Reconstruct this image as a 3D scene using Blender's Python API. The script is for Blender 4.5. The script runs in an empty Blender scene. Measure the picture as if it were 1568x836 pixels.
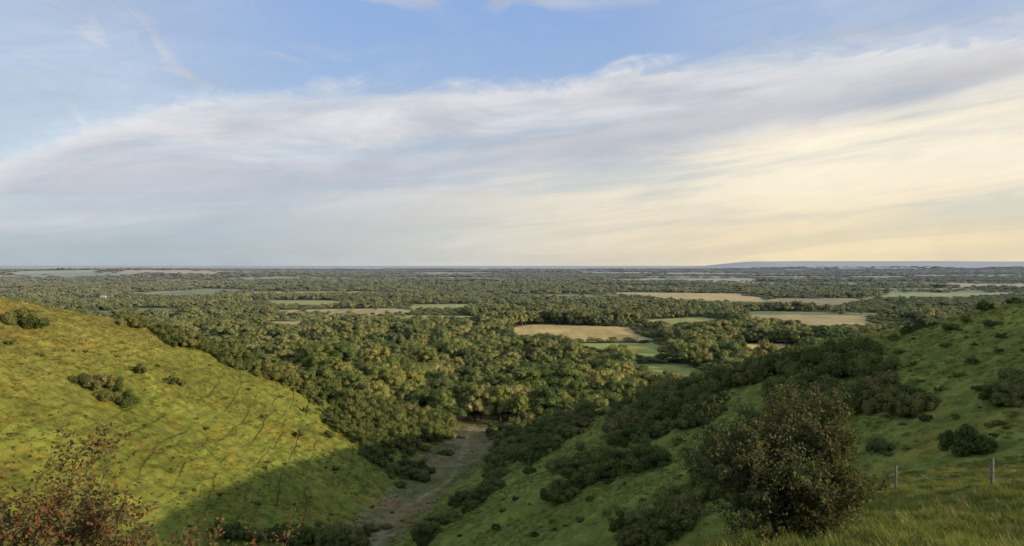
import bpy, numpy as np, math, random
from mathutils import Vector
rng=np.random.default_rng(11); random.seed(5)
scene=bpy.context.scene
SUN_AZ=math.radians(112); SUN_EL=math.radians(16.0)

# ------------------------------------------------------------------ noise
def hash2(ix,iy,seed=0):
    n=(ix.astype(np.int64)*374761393+iy.astype(np.int64)*668265263+seed*974711)&0xffffffff
    n=((n^(n>>13))*1274126177)&0xffffffff
    n=n^(n>>16)
    n=(n*2246822519)&0xffffffff
    n=n^(n>>15)
    return (n&0xffff)/65535.0
def vnoise(x,y,seed=0):
    ix=np.floor(x);iy=np.floor(y);fx=x-ix;fy=y-iy
    fx=fx*fx*(3-2*fx);fy=fy*fy*(3-2*fy)
    a=hash2(ix,iy,seed);b=hash2(ix+1,iy,seed);c=hash2(ix,iy+1,seed);d=hash2(ix+1,iy+1,seed)
    return (a*(1-fx)+b*fx)*(1-fy)+(c*(1-fx)+d*fx)*fy
def fbm(x,y,wl,octv=3,seed=0):
    s=0;a=1;t=0
    for i in range(octv):
        s=s+a*(vnoise(x/wl+17.3*i,y/wl-9.1*i,seed+i)-.5);t+=a;a*=.5;wl*=.5
    return s/t*2
def sstep(a,b,x):
    t=np.clip((x-a)/(b-a),0,1);return t*t*(3-2*t)
def sp(d,w): return w*np.logaddexp(0,d/w)
def smax(a,b,k): return k*np.logaddexp(a/k,b/k)
def smin(a,b,k): return -smax(-a,-b,k)
def sdist(x,y,poly):
    best=np.full(x.shape,1e18);sg=np.ones(x.shape)
    for (ax,ay),(bx,by) in zip(poly[:-1],poly[1:]):
        dx,dy=bx-ax,by-ay;px=x-ax;py=y-ay
        t=np.clip((px*dx+py*dy)/(dx*dx+dy*dy),0,1)
        d=(px-t*dx)**2+(py-t*dy)**2
        m=d<best
        best=np.where(m,d,best);sg=np.where(m,np.sign(dx*py-dy*px),sg)
    return np.sqrt(best)*sg
POLY_L=[(-2000,60),(-420,170),(-250,215),(-175,252),(-148,297),(-105,327),(-80,328),(-50,347),(-20,385)]
POLY_R=[(-30,350),(31,304),(50,287),(77,252),(85,232),(98,192),(105,152),(118,110),(150,80),(300,50),(2000,-100)]

def parts(x,y):
    dL=sdist(x,y,POLY_L);dR=sdist(x,y,POLY_R)
    L=-91.0-.467*x-sp(.55*dL,4)
    L=smin(L,np.full_like(L,2.0),3)
    Rr=-32.0+.4435*x-.137*y-sp(.5*dR,3.5)
    Rr=smin(Rr,np.full_like(Rr,2.0),3)
    F=np.interp(y,[-200,0,100,180,250,350,450,600,800,1000,70000],[-48,-50,-60,-71,-75,-78,-86,-98,-108,-115,-116])
    F=F+24*np.exp(-((x+112)/48)**2-((y-432)/42)**2)
    far=sstep(700,1500,y)
    F=F+far*5*fbm(x,y,900,2,3)+sstep(1800,4000,y)*9*fbm(x,y,2600,2,13)
    F=F+70*np.exp(-((x+3600)/1900)**2-((y-6500)/900)**2)
    F=F+30*np.exp(-((x-500)/2500)**2-((y-9500)/900)**2)
    F=F+225*sstep(4800,7600,x)*np.exp(-((y-22000)/2500)**2)*(.95+.07*fbm(x,y,3000,2,8))
    return L,Rr,F,dL,dR
def near(x,y):
    N=-1.75+np.clip(.065*x,-8,5)-.288*np.maximum(y,0)
    ys=np.maximum(16+1.5*x,10)
    N=N-sp(.35*(y-ys),1.5)
    N=N+8.0*np.exp(-((x+17)/7)**2-((y-34)/7)**2)
    return N
GROOVE=[(15.5,8),(16.8,22),(17.8,30),(18.4,40),(19.5,52),(24,62)]
def height(x,y,detail=True):
    x=np.asarray(x,float);y=np.asarray(y,float)
    L,Rr,F,dL,dR=parts(x,y)
    h=smax(L,Rr,1.2);h=smax(h,F,1.3)
    N=near(x,y);h=smax(h,N,1.2)
    if detail:
        m=sstep(520,420,y)
        slope=sstep(1.0,6,np.maximum(np.maximum(L,Rr),N)-F)
        h=h+m*(1.1*fbm(x,y,26,2,21)*slope*sstep(10,60,y)+(.34+.3*slope*sstep(20,80,y))*fbm(x,y,5,2,5)+.18*fbm(x,y,1.6,2,6))
        h=h+m*slope*.17*np.sin(h*4.2+3*fbm(x,y,18,2,9))*sstep(30,60,y)
        g=sdist(x,y,GROOVE)
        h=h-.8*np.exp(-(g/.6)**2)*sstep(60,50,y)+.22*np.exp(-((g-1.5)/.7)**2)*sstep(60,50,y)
    return h

# ------------------------------------------------------------------ land use
def inpoly(x,y,P):
    r=np.zeros(x.shape,bool);n=len(P)
    for i in range(n):
        x1,y1=P[i];x2,y2=P[(i+1)%n]
        c=((y1>y)!=(y2>y))&(x<(x2-x1)*(y-y1)/((y2-y1)+1e-9)+x1)
        r^=c
    return r
TAN=(.52,.38,.13);TAN2=(.42,.32,.13);GRN=(.16,.20,.045);LGRN=(.31,.32,.075);BRN=(.28,.22,.10)
FIELDS=[([(-4,1227),(57,1400),(240,1340),(214,1110),(85,1060)],TAN),
 ([(72,1025),(191,1065),(172,820),(90,840)],LGRN),
 ([(285,1050),(395,1050),(325,780),(245,780)],TAN),
 ([(386,3080),(910,2880),(775,2250),(540,2330)],TAN),
 ([(540,1660),(810,1660),(680,1350),(460,1310)],TAN2),
 ([(250,1500),(440,1590),(430,1430),(290,1320)],LGRN),
 ([(870,2500),(1150,2400),(900,2000),(760,2050)],BRN),
 ([(-1450,3400),(-1150,3300),(-1100,2650),(-1380,2700)],GRN),
 ([(-800,2400),(-520,2330),(-480,2020),(-680,2050)],LGRN),
 ([(-330,2150),(-100,2180),(-110,1900),(-300,1880)],LGRN),
 ([(-480,1480),(-370,1500),(-350,1370),(-430,1360)],TAN2),
 ([(1500,2900),(2100,2900),(1500,2450),(1200,2500)],LGRN),
 ([(112,760),(170,760),(150,600),(105,600)],LGRN),
 ([(-980,1900),(-820,1850),(-780,1700),(-900,1710)],GRN),
 ([(2500,4200),(3400,4200),(2700,3500),(2200,3600)],TAN2),
 ([(700,5600),(1900,5600),(1600,5000),(700,5100)],TAN2),
 ([(-5200,6400),(-4300,6350),(-4200,5900),(-4900,5800)],TAN),
 ([(-4200,6400),(-3500,6300),(-3450,5900),(-4100,5850)],LGRN),
 ([(-3300,6300),(-2500,6300),(-2400,5850),(-3100,5800)],TAN2)]
NLOW=14
PAL=[GRN,TAN,LGRN,BRN,GRN,TAN2,GRN]
def cells(x,y,size,seed):
    gx=x/size*.75;gy=y/size
    ix=np.floor(gx);iy=np.floor(gy)
    f1=np.full(x.shape,9.);f2=np.full(x.shape,9.);idn=np.zeros(x.shape)
    for a in (-1,0,1):
        for b in (-1,0,1):
            cx=ix+a;cy=iy+b
            px=cx+.15+.7*hash2(cx,cy,seed);py=cy+.15+.7*hash2(cx,cy,seed+1)
            d=np.sqrt((gx-px)**2+(gy-py)**2);i_=hash2(cx,cy,seed+2)
            m=d<f1
            f2=np.where(m,f1,np.minimum(f2,d));idn=np.where(m,i_,idn);f1=np.where(m,d,f1)
    return (f2-f1)*size,idn
def landuse(x,y):
    xw=x+60*fbm(x,y,300,2,71);yw=y+60*fbm(x,y,300,2,72)
    e1,i1=cells(xw,yw,230,31);e2,i2=cells(xw,yw,400,41);e3,i3=cells(xw,yw,760,51)
    e=np.where(y<2300,e1,np.where(y<5200,e2,e3));i=np.where(y<2300,i1,np.where(y<5200,i2,i3))
    wood=i<np.where(y<1500,.80,np.where(y<2300,.68,np.where(y<5200,.60,.50)))
    wood|=y<1020
    hedge=(e<np.where(y<2300,18,np.where(y<5200,40,95)))&~wood
    k=(i*997).astype(int)%7
    pal=np.array(PAL);col=pal[k]
    expl=np.zeros(x.shape,bool)
    for P,c in FIELDS:
        m=inpoly(xw,yw,P);expl|=m;col[m]=c
    wood&=~expl;hedge&=~expl
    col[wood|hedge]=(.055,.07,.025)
    return wood,hedge,col,expl

# ------------------------------------------------------------------ node helpers
class NB:
    def __init__(s,nt): s.nt=nt;s.n=nt.nodes;s.l=nt.links
    def new(s,t,**kw):
        n=s.n.new(t)
        for k,v in kw.items(): setattr(n,k,v)
        return n
    def put(s,sock,v):
        if isinstance(v,bpy.types.NodeSocket): s.l.new(v,sock)
        else: sock.default_value=v
    def m(s,op,a,b=0.0,c=0.0,clamp=False):
        n=s.new('ShaderNodeMath',operation=op);n.use_clamp=clamp
        s.put(n.inputs[0],a);s.put(n.inputs[1],b);s.put(n.inputs[2],c);return n.outputs[0]
    def mr(s,v,a,b,c=0.,d=1.,smooth=True):
        n=s.new('ShaderNodeMapRange');n.interpolation_type='SMOOTHSTEP' if smooth else 'LINEAR'
        s.put(n.inputs[0],v);s.put(n.inputs[1],a);s.put(n.inputs[2],b);s.put(n.inputs[3],c);s.put(n.inputs[4],d);return n.outputs[0]
    def mix(s,f,a,b,mode='MIX'):
        n=s.new('ShaderNodeMix',data_type='RGBA',blend_type=mode)
        s.put(n.inputs[0],f)
        for k,v in ((6,a),(7,b)):
            if isinstance(v,tuple) and len(v)==3: v=(*v,1)
            s.put(n.inputs[k],v)
        return n.outputs[2]
    def xyz(s,x,y,z):
        n=s.new('ShaderNodeCombineXYZ');s.put(n.inputs[0],x);s.put(n.inputs[1],y);s.put(n.inputs[2],z);return n.outputs[0]
    def noise(s,vec,scale,detail=4,rough=.55,dist=0.):
        n=s.new('ShaderNodeTexNoise');s.put(n.inputs['Vector'],vec);n.inputs['Scale'].default_value=scale
        n.inputs['Detail'].default_value=detail;n.inputs['Roughness'].default_value=rough;n.inputs['Distortion'].default_value=dist
        return n.outputs[0]
    def ramp(s,f,els,interp='LINEAR'):
        n=s.new('ShaderNodeValToRGB');r=n.color_ramp;r.interpolation=interp
        while len(r.elements)<len(els): r.elements.new(1)
        for e,(p,c) in zip(r.elements,els):
            e.position=p
            e.color=(c,c,c,1) if not isinstance(c,tuple) else (*c,1)
        s.put(n.inputs[0],f);return n.outputs[0]
def newmat(name):
    m=bpy.data.materials.new(name);m.use_nodes=True;m.node_tree.nodes.clear();return m,NB(m.node_tree)
def haze_tint(b,col):  # aerial haze painted into the base colour by distance from origin, no volume
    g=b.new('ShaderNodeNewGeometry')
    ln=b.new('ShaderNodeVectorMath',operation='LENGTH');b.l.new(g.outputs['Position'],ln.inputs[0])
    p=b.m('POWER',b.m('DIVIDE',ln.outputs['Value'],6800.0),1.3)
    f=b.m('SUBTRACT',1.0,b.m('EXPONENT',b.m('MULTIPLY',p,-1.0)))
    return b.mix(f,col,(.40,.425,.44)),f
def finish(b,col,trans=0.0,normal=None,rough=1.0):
    col,f=haze_tint(b,col)
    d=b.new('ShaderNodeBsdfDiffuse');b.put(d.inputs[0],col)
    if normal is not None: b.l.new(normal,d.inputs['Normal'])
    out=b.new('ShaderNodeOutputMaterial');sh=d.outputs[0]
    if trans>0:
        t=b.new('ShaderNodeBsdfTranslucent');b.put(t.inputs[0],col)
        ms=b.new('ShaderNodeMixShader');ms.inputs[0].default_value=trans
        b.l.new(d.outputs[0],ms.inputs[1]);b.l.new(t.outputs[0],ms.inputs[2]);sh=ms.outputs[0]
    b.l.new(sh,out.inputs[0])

# ground
MG,b=newmat('chalk_downland_ground')
geo=b.new('ShaderNodeNewGeometry');P=geo.outputs['Position']
vc=b.new('ShaderNodeAttribute',attribute_name='landcol');tr=b.new('ShaderNodeAttribute',attribute_name='track')
n1=b.noise(P,.32,6,.65);n2=b.noise(P,.035,4,.5);n3=b.noise(P,2.2,5,.7);n4=b.noise(P,.09,5,.6,.5)
k=b.m('ADD',b.mr(n1,.3,.7,.5,1.5,False),b.mr(n3,.3,.7,-.28,.28,False))
k=b.m('MULTIPLY',k,b.mr(n2,.3,.7,.78,1.22,False))
sx=b.new('ShaderNodeSeparateXYZ');b.l.new(P,sx.inputs[0])
fl=b.noise(b.xyz(b.m('MULTIPLY',sx.outputs[0],.05),b.m('MULTIPLY',sx.outputs[1],.006),0.0),1.0,4,.6)
k2=b.m('MULTIPLY',b.mr(fl,.3,.7,.78,1.2,False),b.mr(b.noise(P,.012,4,.6),.3,.7,.8,1.2,False))
dk=vc.outputs['Alpha']
k=b.m('ADD',b.m('MULTIPLY',k,dk),b.m('MULTIPLY',k2,b.m('SUBTRACT',1.0,dk)))
kc=b.xyz(k,k,k)
c=b.mix(1.0,vc.outputs['Color'],kc,'MULTIPLY')
c=b.mix(b.m('MULTIPLY',b.mr(n4,.48,.66),b.m('MULTIPLY',dk,.6)),c,b.mix(1.0,c,(1.4,1.02,.9),'MULTIPLY'))
q=b.m('ADD',b.m('ADD',sx.outputs[0],b.m('MULTIPLY',sx.outputs[1],.17)),b.m('ADD',b.m('MULTIPLY',b.noise(P,.012,1,.4),26.0),b.m('MULTIPLY',b.noise(P,.16,2,.5),2.2)))
fr=b.m('FRACT',b.m('DIVIDE',q,7.0))
line=b.mr(b.m('ABSOLUTE',b.m('SUBTRACT',fr,.5)),.05,.014)
line=b.m('MULTIPLY',b.m('MULTIPLY',line,tr.outputs['Fac']),b.mr(b.noise(P,.04,4,.6),.42,.54,0.0,.58))
c=b.mix(line,c,(.035,.04,.014))
bp=b.new('ShaderNodeBump');bp.inputs['Strength'].default_value=1.0;bp.inputs['Distance'].default_value=.5
b.l.new(b.m('SUBTRACT',b.m('ADD',n1,b.m('MULTIPLY',n3,.45)),b.m('MULTIPLY',line,.8)),bp.inputs['Height'])
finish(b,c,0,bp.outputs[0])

def foliage_mat(name,stops,trans=.22,nscale=.25):
    M,b=newmat(name)
    oi=b.new('ShaderNodeObjectInfo');g=b.new('ShaderNodeNewGeometry')
    nn=b.noise(g.outputs['Position'],nscale,3,.6)
    ff=b.m('ADD',b.m('MULTIPLY',oi.outputs['Random'],.85),b.mr(nn,.3,.7,-.12,.32,False))
    c=b.ramp(ff,stops)
    fine=b.noise(g.outputs['Position'],nscale*6,2,.6)
    kk=b.mr(fine,.3,.7,.6,1.45,False)
    c=b.mix(1.0,c,b.xyz(kk,kk,kk),'MULTIPLY')
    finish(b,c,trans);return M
M_TREE=foliage_mat('broadleaf_foliage',[(0,(.065,.095,.034)),(.3,(.118,.155,.044)),(.6,(.190,.215,.055)),(.85,(.27,.26,.075)),(1,(.31,.27,.105))],.25,.16)
M_SHRUB=foliage_mat('scrub_foliage',[(0,(.075,.10,.03)),(.5,(.125,.152,.043)),(.85,(.19,.19,.055)),(1,(.23,.19,.08))],.28,.5)
M_PALE=foliage_mat('pale_scrub_foliage',[(0,(.19,.18,.09)),(1,(.27,.23,.13))],.25,.6)
def simple(name,c1,c2,scale,trans=0):
    M,b=newmat(name);g=b.new('ShaderNodeNewGeometry')
    n=b.noise(g.outputs['Position'],scale,4,.6)
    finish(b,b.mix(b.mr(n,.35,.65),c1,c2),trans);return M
M_BARK=simple('bark',(.06,.045,.035),(.13,.105,.075),8)
M_GRASS,b=newmat('grass_blades')
g=b.new('ShaderNodeNewGeometry');oi=b.new('ShaderNodeObjectInfo')
sx=b.new('ShaderNodeSeparateXYZ');b.l.new(g.outputs['Position'],sx.inputs[0])
lf=b.mr(sx.outputs[0],-50,-20,1,0)
ca=b.mix(lf,(.14,.18,.03),(.15,.165,.03));cb=b.mix(lf,(.32,.30,.09),(.28,.25,.075))
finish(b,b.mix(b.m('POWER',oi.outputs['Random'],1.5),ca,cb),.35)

# ------------------------------------------------------------------ mesh helpers
def mesh_np(name,V,F,mat=None,smooth=False,mats=None,midx=None):
    V=np.asarray(V,np.float32);F=np.asarray(F,np.int32)
    me=bpy.data.meshes.new(name);k=F.shape[1]
    me.vertices.add(len(V));me.vertices.foreach_set('co',V.ravel())
    me.loops.add(F.size);me.loops.foreach_set('vertex_index',F.ravel())
    me.polygons.add(len(F));me.polygons.foreach_set('loop_start',np.arange(0,F.size,k,dtype=np.int32))
    if mats:
        for m_ in mats: me.materials.append(m_)
        me.polygons.foreach_set('material_index',np.asarray(midx,np.int32))
    elif mat: me.materials.append(mat)
    me.update(calc_edges=True)
    me.polygons.foreach_set('use_smooth',np.full(len(F),smooth))
    me.validate();return me
def link(name,me,parent=None,loc=(0,0,0)):
    o=bpy.data.objects.new(name,me);scene.collection.objects.link(o)
    o.location=loc
    if parent: o.parent=parent
    return o

# ------------------------------------------------------------------ terrain sheet
ys=np.concatenate([np.arange(-150,0,2.5),np.arange(0,60,.3),np.arange(60,420,.85),420*1.0105**np.arange(0,478)])
nc=820;c_=np.linspace(-1,1,nc);c_=c_*(.55+.45*c_*c_)
W=250+1.15*np.maximum(ys,0)
X=c_[None,:]*W[:,None];Y=np.repeat(ys[:,None],nc,1)
Z=height(X,Y)
nr=len(ys)
idx=np.arange(nr*nc).reshape(nr,nc)
F=np.stack([idx[:-1,:-1],idx[:-1,1:],idx[1:,1:],idx[1:,:-1]],-1).reshape(-1,4)
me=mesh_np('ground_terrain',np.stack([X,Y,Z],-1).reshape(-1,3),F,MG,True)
x=X.ravel();y=Y.ravel();z=Z.ravel()
L,Rr,Fl,dL,dR=parts(x,y);N=near(x,y)
wood,hedge,col,expl=landuse(x,y)
hillw=sstep(.3,2.5,np.maximum(np.maximum(L,Rr),N)-Fl)
wl=1/(1+np.exp(np.clip((x+32)/7,-30,30)))
dry=sstep(-45,-10,z)[:,None]
left=np.array((.160,.174,.030))*(1-dry)+np.array((.225,.192,.045))*dry
right=np.array((.148,.182,.038))*(1-.3*dry)+np.array((.21,.20,.052))*.3*dry
hill=left*wl[:,None]+right*(1-wl[:,None])
plain=col.copy()
vf=(sstep(400,370,y)*sstep(120,170,y))[:,None]
axis=np.interp(y,[150,218,250,302,350,400],[-34,-32,-24,-18,-20,-20])
pth=np.exp(-((x-axis-2*np.sin(y/18))/1.2)**2)[:,None]
fn=np.clip(.5+.9*fbm(x,y,9,3,77),0,1)[:,None]
floorc=np.array((.20,.155,.078))*(1-fn)+np.array((.12,.135,.042))*fn
floorc=floorc*(1-pth*.6)+np.array((.26,.22,.12))*pth*.6
base=plain*(1-vf)+floorc*vf
C=base*(1-hillw[:,None])+hill*hillw[:,None]
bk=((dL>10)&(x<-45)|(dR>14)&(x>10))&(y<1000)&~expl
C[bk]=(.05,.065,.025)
gd=sdist(x,y,GROOVE);C=C*(1-.55*(np.exp(-(gd/.6)**2)*sstep(60,50,y))[:,None])  # shade along the groove darkened into the ground colour
al=np.where(y>1000,0.,1.)*1.0;al=np.where(expl,0.,al)
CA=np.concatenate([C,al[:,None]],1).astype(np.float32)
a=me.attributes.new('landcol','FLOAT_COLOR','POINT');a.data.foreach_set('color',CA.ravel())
trk=wl*hillw*sstep(140,165,y)*sstep(320,290,y)*sstep(-120,-98,x)*sstep(-44,-52,x)
a=me.attributes.new('track','FLOAT','POINT');a.data.foreach_set('value',trk.astype(np.float32))
link('ground_terrain',me)

# ------------------------------------------------------------------ foliage prototypes
def ico(sub):
    import bmesh
    bm=bmesh.new();bmesh.ops.create_icosphere(bm,subdivisions=sub,radius=1)
    V=np.array([v.co[:] for v in bm.verts]);T=np.array([[v.index for v in f.verts] for f in bm.faces]);bm.free();return V,T
ICO={1:ico(1),2:ico(2)}
def leafquads(cent,nrm,size):
    n=len(cent)
    r=rng.normal(size=(n,3));t=np.cross(nrm,r);t/=np.linalg.norm(t,axis=1)[:,None]+1e-9
    bt=np.cross(nrm,t);s=size[:,None]
    V=np.stack([cent-t*s,cent+bt*s*.62,cent+t*s,cent-bt*s*.62],1).reshape(-1,3)
    F=np.arange(4*n).reshape(n,4);return V,F
def lobes_mesh(lc,lr,per,leaf,squash=.85,spread=.55,core=1):
    Vs=[];Fs=[];off=0;IV,IT=ICO[core]
    for c,r in zip(lc,lr):
        d=rng.normal(size=(per,3));d/=np.linalg.norm(d,axis=1)[:,None]
        d[:,2]=np.where(d[:,2]<-.45,-d[:,2],d[:,2])
        rad=r*(.80+.36*rng.random(per))
        p=c+d*rad[:,None]*np.array([1,1,squash])
        nn=d+rng.normal(size=(per,3))*spread*.55;nn/=np.linalg.norm(nn,axis=1)[:,None]
        V,F=leafquads(p,nn,leaf*(.6+.8*rng.random(per)));Vs.append(V);Fs.append(F+off);off+=len(V)
        rr=r*.78*(1+.15*rng.normal(size=(len(IV),1)).clip(-1.3,1.3))
        V=IV*rr*np.array([1,1,squash])+c
        Vs.append(V);Fs.append(('t',IT+off));off+=len(V)
    return Vs,Fs
def tube(p0,p1,r0,r1,n=6):
    p0=np.array(p0,float);p1=np.array(p1,float);d=p1-p0;d/=np.linalg.norm(d)+1e-9
    u=np.cross(d,[.3,.9,.1]);u/=np.linalg.norm(u)+1e-9;w=np.cross(d,u)
    a=np.linspace(0,2*math.pi,n,endpoint=False)
    ring=np.cos(a)[:,None]*u+np.sin(a)[:,None]*w
    V=np.concatenate([p0+ring*r0,p1+ring*r1]);i=np.arange(n);j=(i+1)%n
    return V,np.stack([i,j,j+n,i+n],1)
def assemble(name,Vs,Fs,mats,wood_tubes=()):
    V=np.concatenate(Vs);T=[]
    for F in Fs:
        if isinstance(F,tuple): T.append(F[1])
        else: T.append(F[:,[0,1,2]]);T.append(F[:,[0,2,3]])
    T=np.concatenate(T);mi=np.zeros(len(T),int);off=len(V)
    VV=[V];TT=[T];MI=[mi]
    for (tv,tf) in wood_tubes:
        t=np.concatenate([tf[:,[0,1,2]],tf[:,[0,2,3]]])+off;VV.append(tv);TT.append(t);MI.append(np.ones(len(t),int));off+=len(tv)
    return mesh_np(name,np.concatenate(VV),np.concatenate(TT),mats=mats,midx=np.concatenate(MI))
def tree_proto(name,rx,zc,rz,nl,lr0=.09,lr1=.16,per=85,leaf=.019,mat=None,core=1):
    lc=[];lr=[]
    while len(lc)<nl:
        d=rng.normal(size=3);d/=np.linalg.norm(d)
        if d[2]<-.6: continue
        k=rng.uniform(.6,1.0)
        c=np.array([d[0]*rx*k,d[1]*rx*k,zc+d[2]*rz*k]);r=rng.uniform(lr0,lr1)*(1.1-.3*max(d[2],0))
        lc.append(c);lr.append(r)
    lc.append(np.array([0,0,zc]));lr.append(rx*.6)
    Vs,Fs=lobes_mesh(lc,lr,per,leaf,core=core)
    tb=[tube((0,0,-.05),(0.01,0,.28),.032,.022),tube((.01,0,.28),(0,.01,zc),.022,.012)]
    for i in range(6):
        c=lc[i*2];z0=rng.uniform(.18,.4);tb.append(tube((0,0,z0),c,.014,.005,5))
    return assemble(name,Vs,Fs,[mat or M_TREE,M_BARK],tb)
def shrub_proto(name,nl,per,leaf,mat,flat=.75):
    lc=[];lr=[]
    for i in range(nl):
        a=rng.uniform(0,6.283);r=math.sqrt(rng.random())*.8
        h=(1-r*r)*rng.uniform(.35,1.05)*flat
        lc.append(np.array([math.cos(a)*r,math.sin(a)*r,.12+h]));lr.append(rng.uniform(.15,.33))
        if i%2==0:
            lc.append(np.array([math.cos(a)*r,math.sin(a)*r,.12+h*.4]));lr.append(rng.uniform(.2,.34))
    Vs,Fs=lobes_mesh(lc,lr,per,leaf)
    tb=[tube((0,0,-.25),(rng.uniform(-.3,.3),rng.uniform(-.3,.3),.5),.05,.02,5) for i in range(4)]
    return assemble(name,Vs,Fs,[mat,M_BARK],tb)
def proto_coll(name,meshes):
    c=bpy.data.collections.new(name)
    for i,m_ in enumerate(meshes):
        o=bpy.data.objects.new('%s_%02d'%(name,i),m_);c.objects.link(o)
    return c
trees=[tree_proto('oak_a',.40,.58,.34,24,.11,.18),tree_proto('oak_b',.44,.56,.36,26,.11,.19),tree_proto('ash_a',.33,.58,.38,22,.1,.17),
       tree_proto('oak_c',.38,.56,.38,16,.14,.22,110),tree_proto('tall_a',.20,.56,.42,26,.07,.12),tree_proto('tall_b',.24,.58,.40,26,.07,.13),
       tree_proto('far_a',.40,.58,.34,16,.11,.19,22,.045),tree_proto('far_b',.42,.56,.36,14,.12,.2,22,.045),tree_proto('far_c',.34,.6,.36,14,.1,.18,22,.045)]
TREES=proto_coll('tree_kind',trees)
shr=[shrub_proto('shrub_a',14,110,.05,M_SHRUB),shrub_proto('shrub_b',12,120,.05,M_SHRUB,1.0),shrub_proto('shrub_c',17,100,.05,M_SHRUB,.65),
     shrub_proto('shrub_d',12,110,.05,M_PALE,.8)]
SHR=proto_coll('shrub_kind',shr)
def tuft(name,nb,rad,hh,w):
    V=[];F=[]
    for i in range(nb):
        a=rng.uniform(0,6.28);r=rad*math.sqrt(rng.random());bx,by=math.cos(a)*r,math.sin(a)*r
        a2=rng.uniform(0,6.28);h=hh*rng.uniform(.6,1.15);ln=h*rng.uniform(.2,.8)
        dx,dy=math.cos(a2),math.sin(a2);px,py=-dy*w,dx*w
        o=len(V)
        V+=[(bx-px,by-py,-.05),(bx+px,by+py,-.05),(bx+dx*ln*.35+px*.8,by+dy*ln*.35+py*.8,h*.6),(bx+dx*ln*.35-px*.8,by+dy*ln*.35-py*.8,h*.6),
            (bx+dx*ln+px*.1,by+dy*ln+py*.1,h),(bx+dx*ln-px*.1,by+dy*ln-py*.1,h)]
        F+=[(o,o+1,o+2,o+3),(o+3,o+2,o+4,o+5)]
    return mesh_np(name,V,F,M_GRASS)
TUFT=proto_coll('tuft_kind',[tuft('tuft_a',44,.5,.55,.022),tuft('tuft_b',36,.42,.8,.018),tuft('tuft_c',50,.6,.4,.026)])

def scatter(name,pos,scl,rot,kind,coll):
    me=bpy.data.meshes.new(name);n=len(pos);me.vertices.add(n);me.vertices.foreach_set('co',np.asarray(pos,np.float32).ravel())
    a=me.attributes.new('scl','FLOAT_VECTOR','POINT');a.data.foreach_set('vector',np.asarray(scl,np.float32).ravel())
    r=np.zeros((n,3),np.float32);r[:,2]=rot
    a=me.attributes.new('rotv','FLOAT_VECTOR','POINT');a.data.foreach_set('vector',r.ravel())
    a=me.attributes.new('kind','INT','POINT');a.data.foreach_set('value',np.asarray(kind,np.int32))
    o=link(name,me)
    g=bpy.data.node_groups.new(name+'_nodes','GeometryNodeTree')
    g.interface.new_socket('Geometry',in_out='INPUT',socket_type='NodeSocketGeometry')
    g.interface.new_socket('Geometry',in_out='OUTPUT',socket_type='NodeSocketGeometry')
    gi=g.nodes.new('NodeGroupInput');go=g.nodes.new('NodeGroupOutput')
    ip=g.nodes.new('GeometryNodeInstanceOnPoints');ci=g.nodes.new('GeometryNodeCollectionInfo')
    ci.inputs['Collection'].default_value=coll;ci.inputs['Separate Children'].default_value=True;ci.inputs['Reset Children'].default_value=True
    def na(t,nm):
        q=g.nodes.new('GeometryNodeInputNamedAttribute');q.data_type=t;q.inputs[0].default_value=nm;return [s for s in q.outputs if s.enabled][0]
    g.links.new(gi.outputs[0],ip.inputs['Points']);g.links.new(ci.outputs[0],ip.inputs['Instance'])
    ip.inputs['Pick Instance'].default_value=True
    g.links.new(na('INT','kind'),ip.inputs['Instance Index'])
    g.links.new(na('FLOAT_VECTOR','rotv'),ip.inputs['Rotation']);g.links.new(na('FLOAT_VECTOR','scl'),ip.inputs['Scale'])
    g.links.new(ip.outputs[0],go.inputs[0])
    md=o.modifiers.new('scatter','NODES');md.node_group=g;return o

# ------------------------------------------------------------------ woodland
HOUSES=[(-1362,2480,.3),(-1300,2430,1.2),(-1420,2540,.1),(-2300,4300,.4),(-2150,4250,1.0)]
PX=[];PY=[];SS=[]
yy=335.0
while yy<19000:
    s=16.5 if yy<1100 else max(16.0,yy*.009)
    if yy<430: s=11
    hw=.80*yy+70
    xs=np.arange(-hw,hw,s)
    PX.append(xs+rng.uniform(-.5,.5,len(xs))*s);PY.append(np.full(len(xs),yy)+rng.uniform(-.5,.5,len(xs))*s);SS.append(np.full(len(xs),s))
    yy+=s
tx=np.concatenate(PX);ty=np.concatenate(PY);ts=np.concatenate(SS)
wood,hedge,_,expl=landuse(tx,ty)
L,Rr,Fl,dL,dR=parts(tx,ty)
hill=(np.maximum(L,Rr)>Fl+1.5)
ok=((wood&(rng.random(len(tx))<.90))|(hedge&(rng.random(len(tx))<.85)))
okh=np.where(L>Rr,(dL>10),(dR>28))
ok&=(~hill)|okh
ok&=(ty>358)|((dL>10)&(tx<-55))|((dR>28)&(tx>30))
lone=(~wood)&(~hedge)&(~expl)&(rng.random(len(tx))<.08);ok|=lone
for hx,hy,_r in HOUSES: ok&=~((np.abs(tx-hx)<35)&(ty<hy+12)&(ty>hy-170))
tx,ty,ts,wood,dL,dR,hill=[v[ok] for v in (tx,ty,ts,wood,dL,dR,hill)]
n=len(tx)
h=np.where(wood,rng.uniform(11,27,n),rng.uniform(8,16,n))
h*=1+.5*fbm(tx,ty,130,2,61)
h*=np.where(ty<430,.60,1.0)
h*=np.where(ty>1500,.80,1.0)*np.where(ty>5000,.9,1.0)
h*=np.where(hill&(ty<420),np.clip(np.maximum(dL,dR)/70,.35,1),1)
low=np.zeros(n,bool)
for P_,c0 in FIELDS[:NLOW]:
    cy=sum(p[1] for p in P_)/len(P_)
    for f in (.015,.04,.065,.09,.12): low|=inpoly(tx,ty+f*cy,P_)
h=np.where(low,rng.uniform(4,9,n),h)
kind=rng.integers(0,4,n);kind=np.where(rng.random(n)<.10,5,kind)
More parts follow.
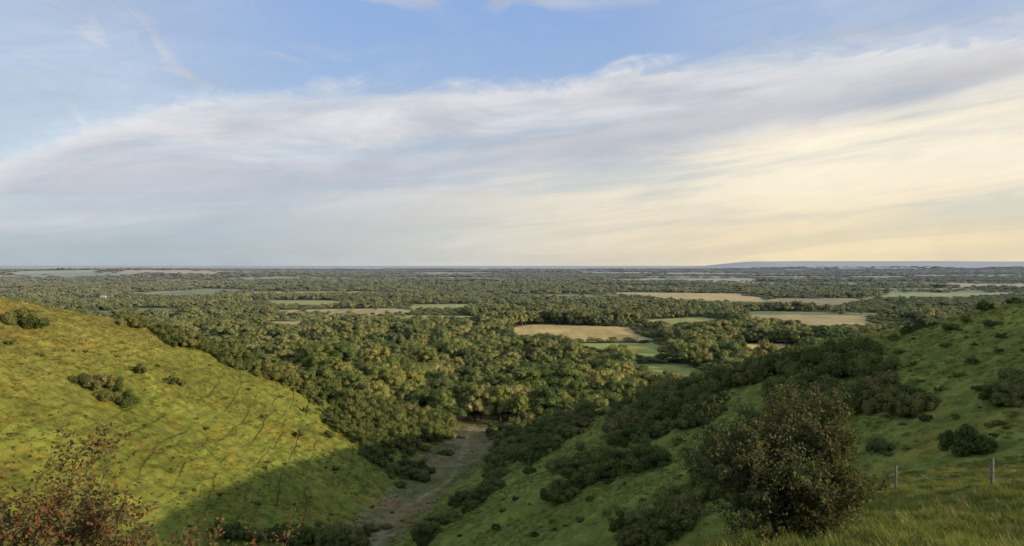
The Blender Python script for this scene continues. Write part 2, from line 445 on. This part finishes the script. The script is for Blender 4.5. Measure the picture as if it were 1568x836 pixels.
kind=np.where(ty>1900,6+rng.integers(0,3,n),kind)
tallA=(tx>60)&(tx<255)&(ty>1385)&(ty<1470);tallB=(tx>175)&(tx<280)&(ty>895)&(ty<960)
tall=tallA|tallB
h=np.where(tallA,rng.uniform(24,32,n),h);h=np.where(tallB,rng.uniform(22,30,n),h);kind=np.where(tall,4+rng.integers(0,2,n),kind)
sw=np.maximum(h*1.1,1.25*ts)*rng.uniform(.65,1.25,n)
sw=np.where(low,np.maximum(h*1.2,ts*1.0),sw)
sw=np.where((kind==5)|(kind==4),np.maximum(h*1.2,ts*1.4),sw)
tz=height(tx,ty,False)-.4-.06*h
scatter('distant_woodland',np.stack([tx,ty,tz],1),np.stack([sw,sw*rng.uniform(.9,1.1,n),h],1),rng.uniform(0,6.28,n),kind,TREES)
print('trees',n)

# ------------------------------------------------------------------ shrubs: image pixel coordinates cast from the camera onto the terrain
LOOK=np.concatenate([np.arange(10,60,.25),np.arange(60,620,.5)])
def sight(u,v):
    s=(u-784)/1120.;t=(v-405)/1120.
    hh=height(s*LOOK,LOOK,False);k=np.nonzero(hh>=-t*LOOK)[0]
    if len(k)==0 or k[0]==0: return None
    yk=LOOK[k[0]]
    return s*yk,yk
S=[]
def bush(u,v,w,hr=.8,kind=None,sink=.1):
    p=sight(u,v)
    if p is None: return
    r=w/2/1120*p[1]
    S.append((p[0],p[1],r,r*hr*1.15,rng.integers(0,3) if kind is None else kind,sink))
def patch(u0,v0,u1,v1,width,n,w0,w1,hr=.85):
    for i in range(n):
        t=rng.random();off=rng.uniform(-.5,.5)*width
        bush(u0+(u1-u0)*t+rng.uniform(-4,4),v0+(v1-v0)*t+off,rng.uniform(w0,w1),hr*rng.uniform(.8,1.2))
for e in [(22,495,48),(48,502,55),(30,488,50),(95,466,42),(155,474,34),(60,546,16),(10,528,18),(120,590,42),(150,598,50),(165,612,40),(190,618,46),(175,600,40),(212,572,26),
 (265,586,30),(275,590,20),(315,656,14),(405,640,14),(468,632,18),(456,668,22),(498,670,30),(520,664,32),(545,680,36),(565,690,34),(510,655,24),(585,688,34),
 (512,724,16),(405,722,12),(392,775,18),(408,712,9),(600,730,40),(628,735,34),(640,720,36),(655,725,24),(585,715,30),(610,745,24),
 (240,560,10),(130,540,9),(90,560,8),(345,610,10),(380,600,10),(300,640,8),(430,610,12),(175,540,8),(320,560,9)]: bush(*e)
bush(678,668,32,.8,3);bush(683,697,28,.5);bush(705,672,20,.6,3);bush(650,690,22,.8)
patch(180,490,260,512,14,24,22,38);patch(250,512,350,540,20,36,24,40);patch(345,545,450,580,28,46,22,42);patch(440,580,490,612,20,20,20,34)
patch(455,565,640,690,34,70,28,50,.95);patch(560,700,650,735,18,16,26,42);patch(600,625,680,668,44,50,28,46,.95)
patch(500,640,600,690,22,30,18,34);patch(500,600,620,670,26,30,26,44,.95)
patch(330,825,560,835,16,26,30,52);patch(540,836,600,800,12,6,20,32)
patch(640,834,760,745,26,38,22,42);patch(755,722,830,690,26,26,26,46);patch(800,700,910,640,24,30,26,46)
patch(762,700,880,650,40,44,28,48,.9);patch(750,672,900,640,18,26,28,46,1.)
patch(860,725,1010,720,26,30,34,66);patch(840,770,900,745,20,14,26,48);patch(940,670,1100,620,40,60,38,66);patch(950,640,1110,598,22,40,38,62)
patch(1120,590,1170,585,14,10,34,50);patch(1160,566,1330,545,22,44,36,62,1.0);patch(1190,620,1260,590,28,26,48,76,.95);patch(1270,562,1350,572,20,18,44,68)
patch(1290,620,1410,625,26,34,54,80,.85);patch(1210,600,1280,620,18,14,40,60)
patch(1030,800,1110,720,46,40,44,72,.95);patch(960,830,1070,790,30,28,40,66,.95);patch(1500,478,1566,466,5,12,26,44,.8)
patch(1535,625,1566,600,20,12,44,64,.8)
for e in [(1478,700,82,1.0),(1460,690,50,.9),(1500,690,50,.9),(1548,618,60,.8),(1560,578,50,.8),(1430,500,18),(1490,560,22),(1350,700,40,.9),(1370,520,24),(1460,505,28),(1400,560,18),
  (1410,506,26),(1390,512,24),(1480,498,24),(1520,500,30),(1450,530,22),(1440,600,24),(1500,600,24),(1420,650,28),(1380,540,22),(1530,650,26),(1535,520,26),(1470,580,20),(1410,625,34),
  (935,745,24),(980,730,30),(810,725,26),(790,770,14),(770,790,12),(890,800,14),(760,815,18),(850,690,20),(920,640,24),(1410,590,16),(1530,540,16),(1345,690,30),
  (870,760,24),(905,770,20),(930,790,18),(845,800,16),(820,820,18),(1000,690,24),(1040,680,26),(1090,660,24)]: bush(*e)
for i in range(420):
    u=rng.uniform(0,1568);v=rng.uniform(500,830);p=sight(u,v)
    if p and p[1]<340 and p[1]>70:
        r=rng.uniform(.2,.85);S.append((p[0],p[1],r,r*.8,rng.integers(0,3),.1))
S=np.array(S,float)
sz=height(S[:,0],S[:,1])-S[:,3]*.12
scatter('hillside_shrubs',np.stack([S[:,0],S[:,1],sz],1),np.stack([S[:,2],S[:,2]*rng.uniform(.75,1.2,len(S)),S[:,3]*rng.uniform(.8,1.3,len(S))],1),rng.uniform(0,6.28,len(S)),S[:,4].astype(int),SHR)

# ------------------------------------------------------------------ grass
gx=[];gy=[];gs=[]
m_=46000;yy=8+62*rng.random(m_)**.75;xx=rng.uniform(-.75,.75,m_)*yy+rng.uniform(-1,1,m_)
gx.append(xx);gy.append(yy);gs.append(rng.uniform(.2,.5,m_))
m_=60000;yy=np.sqrt(rng.uniform(60**2,360**2,m_));xx=rng.uniform(-.75,.75,m_)*yy
L,Rr,Fl,dL,dR=parts(xx,yy);k_=(np.maximum(L,Rr)>Fl-.5)&(dL<12)&(dR<12)&(fbm(xx,yy,14,2,90)>-.25)
gx.append(xx[k_]);gy.append(yy[k_]);gs.append(rng.uniform(.35,1.0,k_.sum()))
gx=np.concatenate(gx);gy=np.concatenate(gy);gs=np.concatenate(gs)
scatter('grass_tussocks',np.stack([gx,gy,height(gx,gy)-.02],1),np.stack([gs,gs,gs*rng.uniform(.5,.9,len(gs))],1),rng.uniform(0,6.28,len(gs)),rng.integers(0,3,len(gs)),TUFT)

# ------------------------------------------------------------------ hawthorns
def hawleaf(name,stops):
    M,b=newmat(name)
    g=b.new('ShaderNodeNewGeometry');nn=b.noise(g.outputs['Position'],2.2,3,.6);n5=b.noise(g.outputs['Position'],40,1,.5)
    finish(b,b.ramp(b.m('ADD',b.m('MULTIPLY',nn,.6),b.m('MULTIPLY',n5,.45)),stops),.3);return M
M_HL=hawleaf('hawthorn_leaves',[(.42,(.09,.115,.04)),(.55,(.125,.13,.05)),(.66,(.165,.13,.06)),(.80,(.20,.10,.05))])
M_HL2=hawleaf('hawthorn_leaves_turning',[(.36,(.08,.10,.032)),(.5,(.14,.13,.045)),(.6,(.18,.11,.05)),(.72,(.21,.07,.04))])
M_BERRY=simple('haw_berries',(.26,.03,.015),(.38,.06,.03),30)
def hawthorn(name,loc,size,stems,lean,leaves_per,seed,berries,leaf,spread=1.0,up=.35,mat=None,wig=.2):
    R=np.random.default_rng(seed)
    tubes=[];lp=[]
    def grow(p,d,ln,r,lv):
        seg=3
        for i in range(seg):
            d=d+R.normal(size=3)*wig+np.array([0,0,.05]);d/=np.linalg.norm(d)
            q=p+d*ln/seg;r2=r*.8
            tubes.append(tube(p,q,r,r2,5 if lv<2 else 3))
            if lv>=2 and R.random()<.85:
                k=leaves_per if lv==3 else max(leaves_per//3,1)
                t=R.random((k,1));lp.append(p+(q-p)*t+R.normal(size=(k,3))*.035*size)
            if lv<3:
                for _ in range(2):
                    nd=d+R.normal(size=3)*.75;nd[2]+=up*.5;nd/=np.linalg.norm(nd)
                    grow(q,nd,ln*R.uniform(.5,.75),r2*.62,lv+1)
            p=q;r=r2
    for s in range(stems):
        a=s*2.4+R.uniform(-.3,.3);d=np.array([math.cos(a)*.75*spread*R.uniform(.5,1.2)+lean[0],math.sin(a)*.75*spread*R.uniform(.5,1.2)+lean[1],1.0]);d/=np.linalg.norm(d)
        grow(np.array([math.cos(a)*.12,math.sin(a)*.12,-.2])*size,d,1.25*size*R.uniform(.75,1.2),.04*size,0)
    root=bpy.data.objects.new(name,None);scene.collection.objects.link(root);root.location=loc
    off=0;V=[];T=[]
    for tv,tf in tubes:
        V.append(tv);T.append(np.concatenate([tf[:,[0,1,2]],tf[:,[0,2,3]]])+off);off+=len(tv)
    link('branches',mesh_np(name+'_branches',np.concatenate(V),np.concatenate(T),M_BARK),root)
    lp=np.concatenate(lp);n_=len(lp);nr_=R.normal(size=(n_,3))+np.array([0,0,.7]);nr_/=np.linalg.norm(nr_,axis=1)[:,None]
    V,F=leafquads(lp,nr_,leaf*R.uniform(.6,1.3,n_));link('leaves',mesh_np(name+'_leaves',V,F,mat),root)
    sel=lp[R.choice(n_,berries)]
    cl=np.repeat(sel,3,0)+R.normal(size=(berries*3,3))*.02
    oc=np.array([[1,0,0],[-1,0,0],[0,1,0],[0,-1,0],[0,0,1],[0,0,-1]])*.012;of=np.array([[0,2,4],[2,1,4],[1,3,4],[3,0,4],[2,0,5],[1,2,5],[3,1,5],[0,3,5]])
    V=(cl[:,None,:]+oc[None]).reshape(-1,3);F=(of[None]+6*np.arange(len(cl))[:,None,None]).reshape(-1,3)
    link('berries',mesh_np(name+'_berries',V,F,M_BERRY),root)
    return root
def gz(x,y): return float(height(np.array([x]),np.array([y]))[0])
hawthorn('hawthorn_tree',(6.05,16.0,gz(6.05,16)),1.24,11,(0,0),10,3,400,.04,.72,.75,M_HL)
hawthorn('hawthorn_tree',(-6.65,9.2,gz(-6.65,9.2)),1.42,16,(.05,0),9,8,2600,.034,1.15,.5,M_HL2,.27)

# ------------------------------------------------------------------ fence
M_POST=simple('weathered_post_wood',(.13,.12,.10),(.24,.22,.19),12)
M_WIRE=simple('galvanised_wire',(.25,.25,.25),(.3,.3,.3),5)
posts=[(16.6,17.0),(18.1,27.5),(20.0,38.0),(21.2,48.5),(25.5,60)]
root=bpy.data.objects.new('wire_fence',None);scene.collection.objects.link(root)
tops=[]
for i,(px,py) in enumerate(posts):
    z0=gz(px,py)
    t1=tube((px,py,z0-.3),(px+.02,py,z0+1.38),.07,.062,8);t2=tube((px+.02,py,z0+1.38),(px+.02,py,z0+1.42),.062,.012,8)
    V=np.concatenate([t1[0],t2[0]]);F=np.concatenate([t1[1],t2[1]+len(t1[0])]);link('post_%d'%(i+1),mesh_np('post',V,F,M_POST),root);tops.append((px,py,z0))
V=[];F=[];off=0
for a_,b_ in zip(tops[:-1],tops[1:]):
    for hh in (.35,.7,1.1):
        for k in range(6):
            f0,f1=k/6,(k+1)/6
            def pt(f):
                xx_=a_[0]+(b_[0]-a_[0])*f;yy_=a_[1]+(b_[1]-a_[1])*f
                return (xx_-.06,yy_,a_[2]+(b_[2]-a_[2])*f+hh-.1*f*(1-f))
            tv,tf=tube(pt(f0),pt(f1),.004,.004,4);V.append(tv);F.append(tf+off);off+=len(tv)
link('wires',mesh_np('wires',np.concatenate(V),np.concatenate(F),M_WIRE),root)

# ------------------------------------------------------------------ village houses
M_WALL=simple('render_wall',(.62,.60,.55),(.7,.68,.63),1);M_ROOF=simple('tile_roof',(.18,.09,.06),(.25,.13,.09),2);M_GLASS=simple('window_glass',(.03,.04,.05),(.05,.06,.07),2)
def box(x0,x1,y0,y1,z0,z1):
    V=[(x0,y0,z0),(x1,y0,z0),(x1,y1,z0),(x0,y1,z0),(x0,y0,z1),(x1,y0,z1),(x1,y1,z1),(x0,y1,z1)]
    return V,[(0,3,2,1),(4,5,6,7),(0,1,5,4),(1,2,6,5),(2,3,7,6),(3,0,4,7)]
for hx,hy,r in HOUSES:
    root=bpy.data.objects.new('village_house',None);scene.collection.objects.link(root)
    root.location=(hx,hy,float(height([hx],[hy],False)[0]));root.rotation_euler=(0,0,r)
    V,F=box(-9,9,-4,4,-1,5);link('walls',mesh_np('walls',V,F,M_WALL),root)
    V=[(-9.5,-4.6,4.9),(9.5,-4.6,4.9),(9.5,4.6,4.9),(-9.5,4.6,4.9),(-9.5,0,9),(9.5,0,9)]
    me=bpy.data.meshes.new('roof');me.from_pydata(V,[],[(0,1,5,4),(2,3,4,5),(0,4,3),(1,2,5),(0,3,2,1)]);me.materials.append(M_ROOF);link('roof',me,root)
    V,F=box(5,6.2,-.6,.6,7,10.4);link('chimney',mesh_np('chimney',V,F,M_ROOF),root)
    Vs=[];Fs=[];o_=0
    for wx in (-7,-3.5,0,3.5,7):
        for wz in (1,3.2):
            V,F=box(wx-.6,wx+.6,-4.05,-3.9,wz,wz+1.1);Vs+=V;Fs+=[tuple(i+o_ for i in f) for f in F];o_+=8
    link('windows',mesh_np('windows',Vs,Fs,M_GLASS),root)

# ------------------------------------------------------------------ sun + sky
d=Vector((math.sin(SUN_AZ)*math.cos(SUN_EL),math.cos(SUN_AZ)*math.cos(SUN_EL),math.sin(SUN_EL)))
ld=bpy.data.lights.new('sun','SUN');ld.energy=5.0;ld.angle=math.radians(.6);ld.color=(1,.82,.54)
lo=bpy.data.objects.new('sun',ld);scene.collection.objects.link(lo);lo.rotation_euler=(-d).to_track_quat('-Z','Y').to_euler();lo.location=(200,-80,150)
w=bpy.data.worlds.new('World');scene.world=w;w.use_nodes=True;w.node_tree.nodes.clear();b=NB(w.node_tree)
sky=b.new('ShaderNodeTexSky',sky_type='NISHITA');sky.sun_disc=False;sky.sun_elevation=SUN_EL;sky.sun_rotation=SUN_AZ;sky.altitude=150;sky.air_density=1.0;sky.dust_density=1.0;sky.ozone_density=1.5
bgA=b.new('ShaderNodeBackground');b.l.new(sky.outputs[0],bgA.inputs[0]);bgA.inputs[1].default_value=.15
tc=b.new('ShaderNodeTexCoord');sx=b.new('ShaderNodeSeparateXYZ');b.l.new(tc.outputs['Generated'],sx.inputs[0])
x_,y_,z_=sx.outputs
az=b.m('ARCTAN2',x_,y_)
hor=b.m('MAXIMUM',b.m('SQRT',b.m('ADD',b.m('MULTIPLY',x_,x_),b.m('MULTIPLY',y_,y_))),.02)
tz=b.m('DIVIDE',z_,hor)
tsk=b.m('SUBTRACT',tz,b.m('MULTIPLY',az,.10))
nA=b.noise(b.xyz(b.m('MULTIPLY',az,1.7),b.m('MULTIPLY',tsk,6.5),0.0),2.2,10,.6,.6)
nB=b.noise(b.xyz(b.m('MULTIPLY',az,1.3),b.m('MULTIPLY',tsk,12.0),3.7),2.0,9,.58,.5)
nC=b.noise(b.xyz(b.m('ADD',b.m('MULTIPLY',az,3.0),b.m('MULTIPLY',tz,2.0)),b.m('MULTIPLY',tz,5.5),9.1),2.4,9,.6,1.0)
nD=b.noise(b.xyz(b.m('MULTIPLY',az,6.0),b.m('MULTIPLY',tsk,13.0),5.5),3.0,8,.6,.8)
edge=b.ramp(b.mr(az,-1,1,0,1,False),[(.0,.08),(.195,.125),(.225,.165),(.315,.228),(.455,.25),(.55,.258),(.575,.28),(.695,.275),(.805,.27),(1,.25)])
ne=b.m('ADD',b.m('MULTIPLY',b.m('SUBTRACT',nA,.5),.05),b.m('MULTIPLY',b.m('SUBTRACT',nD,.5),.06))
dd=b.m('SUBTRACT',b.m('ADD',edge,ne),tz)
m1=b.mr(dd,-.012,.026)
m1=b.m('MULTIPLY',m1,b.mr(nB,.28,.55,.72,1.0))
wis=b.m('MULTIPLY',b.mr(nC,.44,.66),b.mr(az,-.08,-.42,.12,.85))
base_w=b.mr(az,-.2,-.55,0,.55)
top=b.m('MULTIPLY',b.mr(nC,.42,.6),b.mr(tz,.335,.36,0,.7))
rt=b.m('MULTIPLY',b.mr(az,.08,.5,0,.8),b.mr(nC,.3,.6,.55,1))
veil=b.m('MAXIMUM',b.m('MAXIMUM',wis,top),b.m('MAXIMUM',rt,base_w))
cm=b.m('MAXIMUM',b.m('MAXIMUM',m1,veil),b.mr(tz,.17,.03,0,.92))
tl=b.m('ADD',b.m('MULTIPLY',az,.13),.130)
dl=b.m('SUBTRACT',b.m('ADD',tl,b.m('MULTIPLY',b.m('SUBTRACT',nB,.5),.06)),tz)
below=b.mr(dl,-.012,.035)
warm=b.m('MULTIPLY',below,b.mr(az,-.45,.45))
grey=b.mix(b.mr(nA,.35,.65),(.53,.55,.61),(.71,.72,.76))
grey=b.mix(b.mr(az,.15,.8,0,.7),grey,(.72,.71,.69))
band=b.m('MULTIPLY',b.mr(dl,-.055,-.012),b.m('SUBTRACT',1.0,b.mr(dl,-.012,.014)))
grey=b.mix(b.m('MULTIPLY',band,.75),grey,b.mix(b.mr(az,-.3,.6),(.50,.53,.61),(.56,.56,.58)))
above=b.mr(dd,.0,-.03);grey=b.mix(b.m('MULTIPLY',above,b.mr(az,0,.4)),grey,(.56,.64,.78))
edgeb=b.m('MULTIPLY',b.mr(dd,.045,.01),b.mr(dd,-.01,.008));grey=b.mix(b.m('MULTIPLY',edgeb,.6),grey,(.82,.82,.83))
cool=b.mix(b.mr(tz,.14,.02),(.50,.57,.67),(.44,.51,.57))
lowc=b.mix(b.mr(az,-.5,.25),cool,(.74,.70,.62))
c=b.mix(below,grey,lowc)
cream=b.mix(b.mr(tz,.13,.02),(.93,.85,.69),(.87,.73,.49))
c=b.mix(b.m('MULTIPLY',warm,b.mr(az,-.2,.4,.25,1.)),c,cream)
kk=b.m('MULTIPLY',b.mr(nB,.3,.7,.91,1.08,False),b.mr(nD,.3,.7,.97,1.03,False));c=b.mix(1.,c,b.xyz(kk,kk,kk),'MULTIPLY')
blue=b.mix(b.mr(tz,.36,.12),(.30,.46,.80),(.42,.55,.74))
c=b.mix(cm,blue,c)
bgB=b.new('ShaderNodeBackground');b.put(bgB.inputs[0],c);bgB.inputs[1].default_value=1.0
ms=b.new('ShaderNodeMixShader');b.put(ms.inputs[0],b.m('MAXIMUM',cm,.78));b.l.new(bgA.outputs[0],ms.inputs[1]);b.l.new(bgB.outputs[0],ms.inputs[2])
ow=b.new('ShaderNodeOutputWorld');b.l.new(ms.outputs[0],ow.inputs[0])

cd=bpy.data.cameras.new('camera');cd.sensor_width=36;cd.lens=36*1120/1568;cd.clip_start=.1;cd.clip_end=150000
co=bpy.data.objects.new('camera',cd);scene.collection.objects.link(co);co.location=(0,0,0);co.rotation_euler=(math.radians(90-.67),0,0)
scene.camera=co
scene.view_settings.view_transform='Standard';scene.view_settings.look='None';scene.view_settings.exposure=0
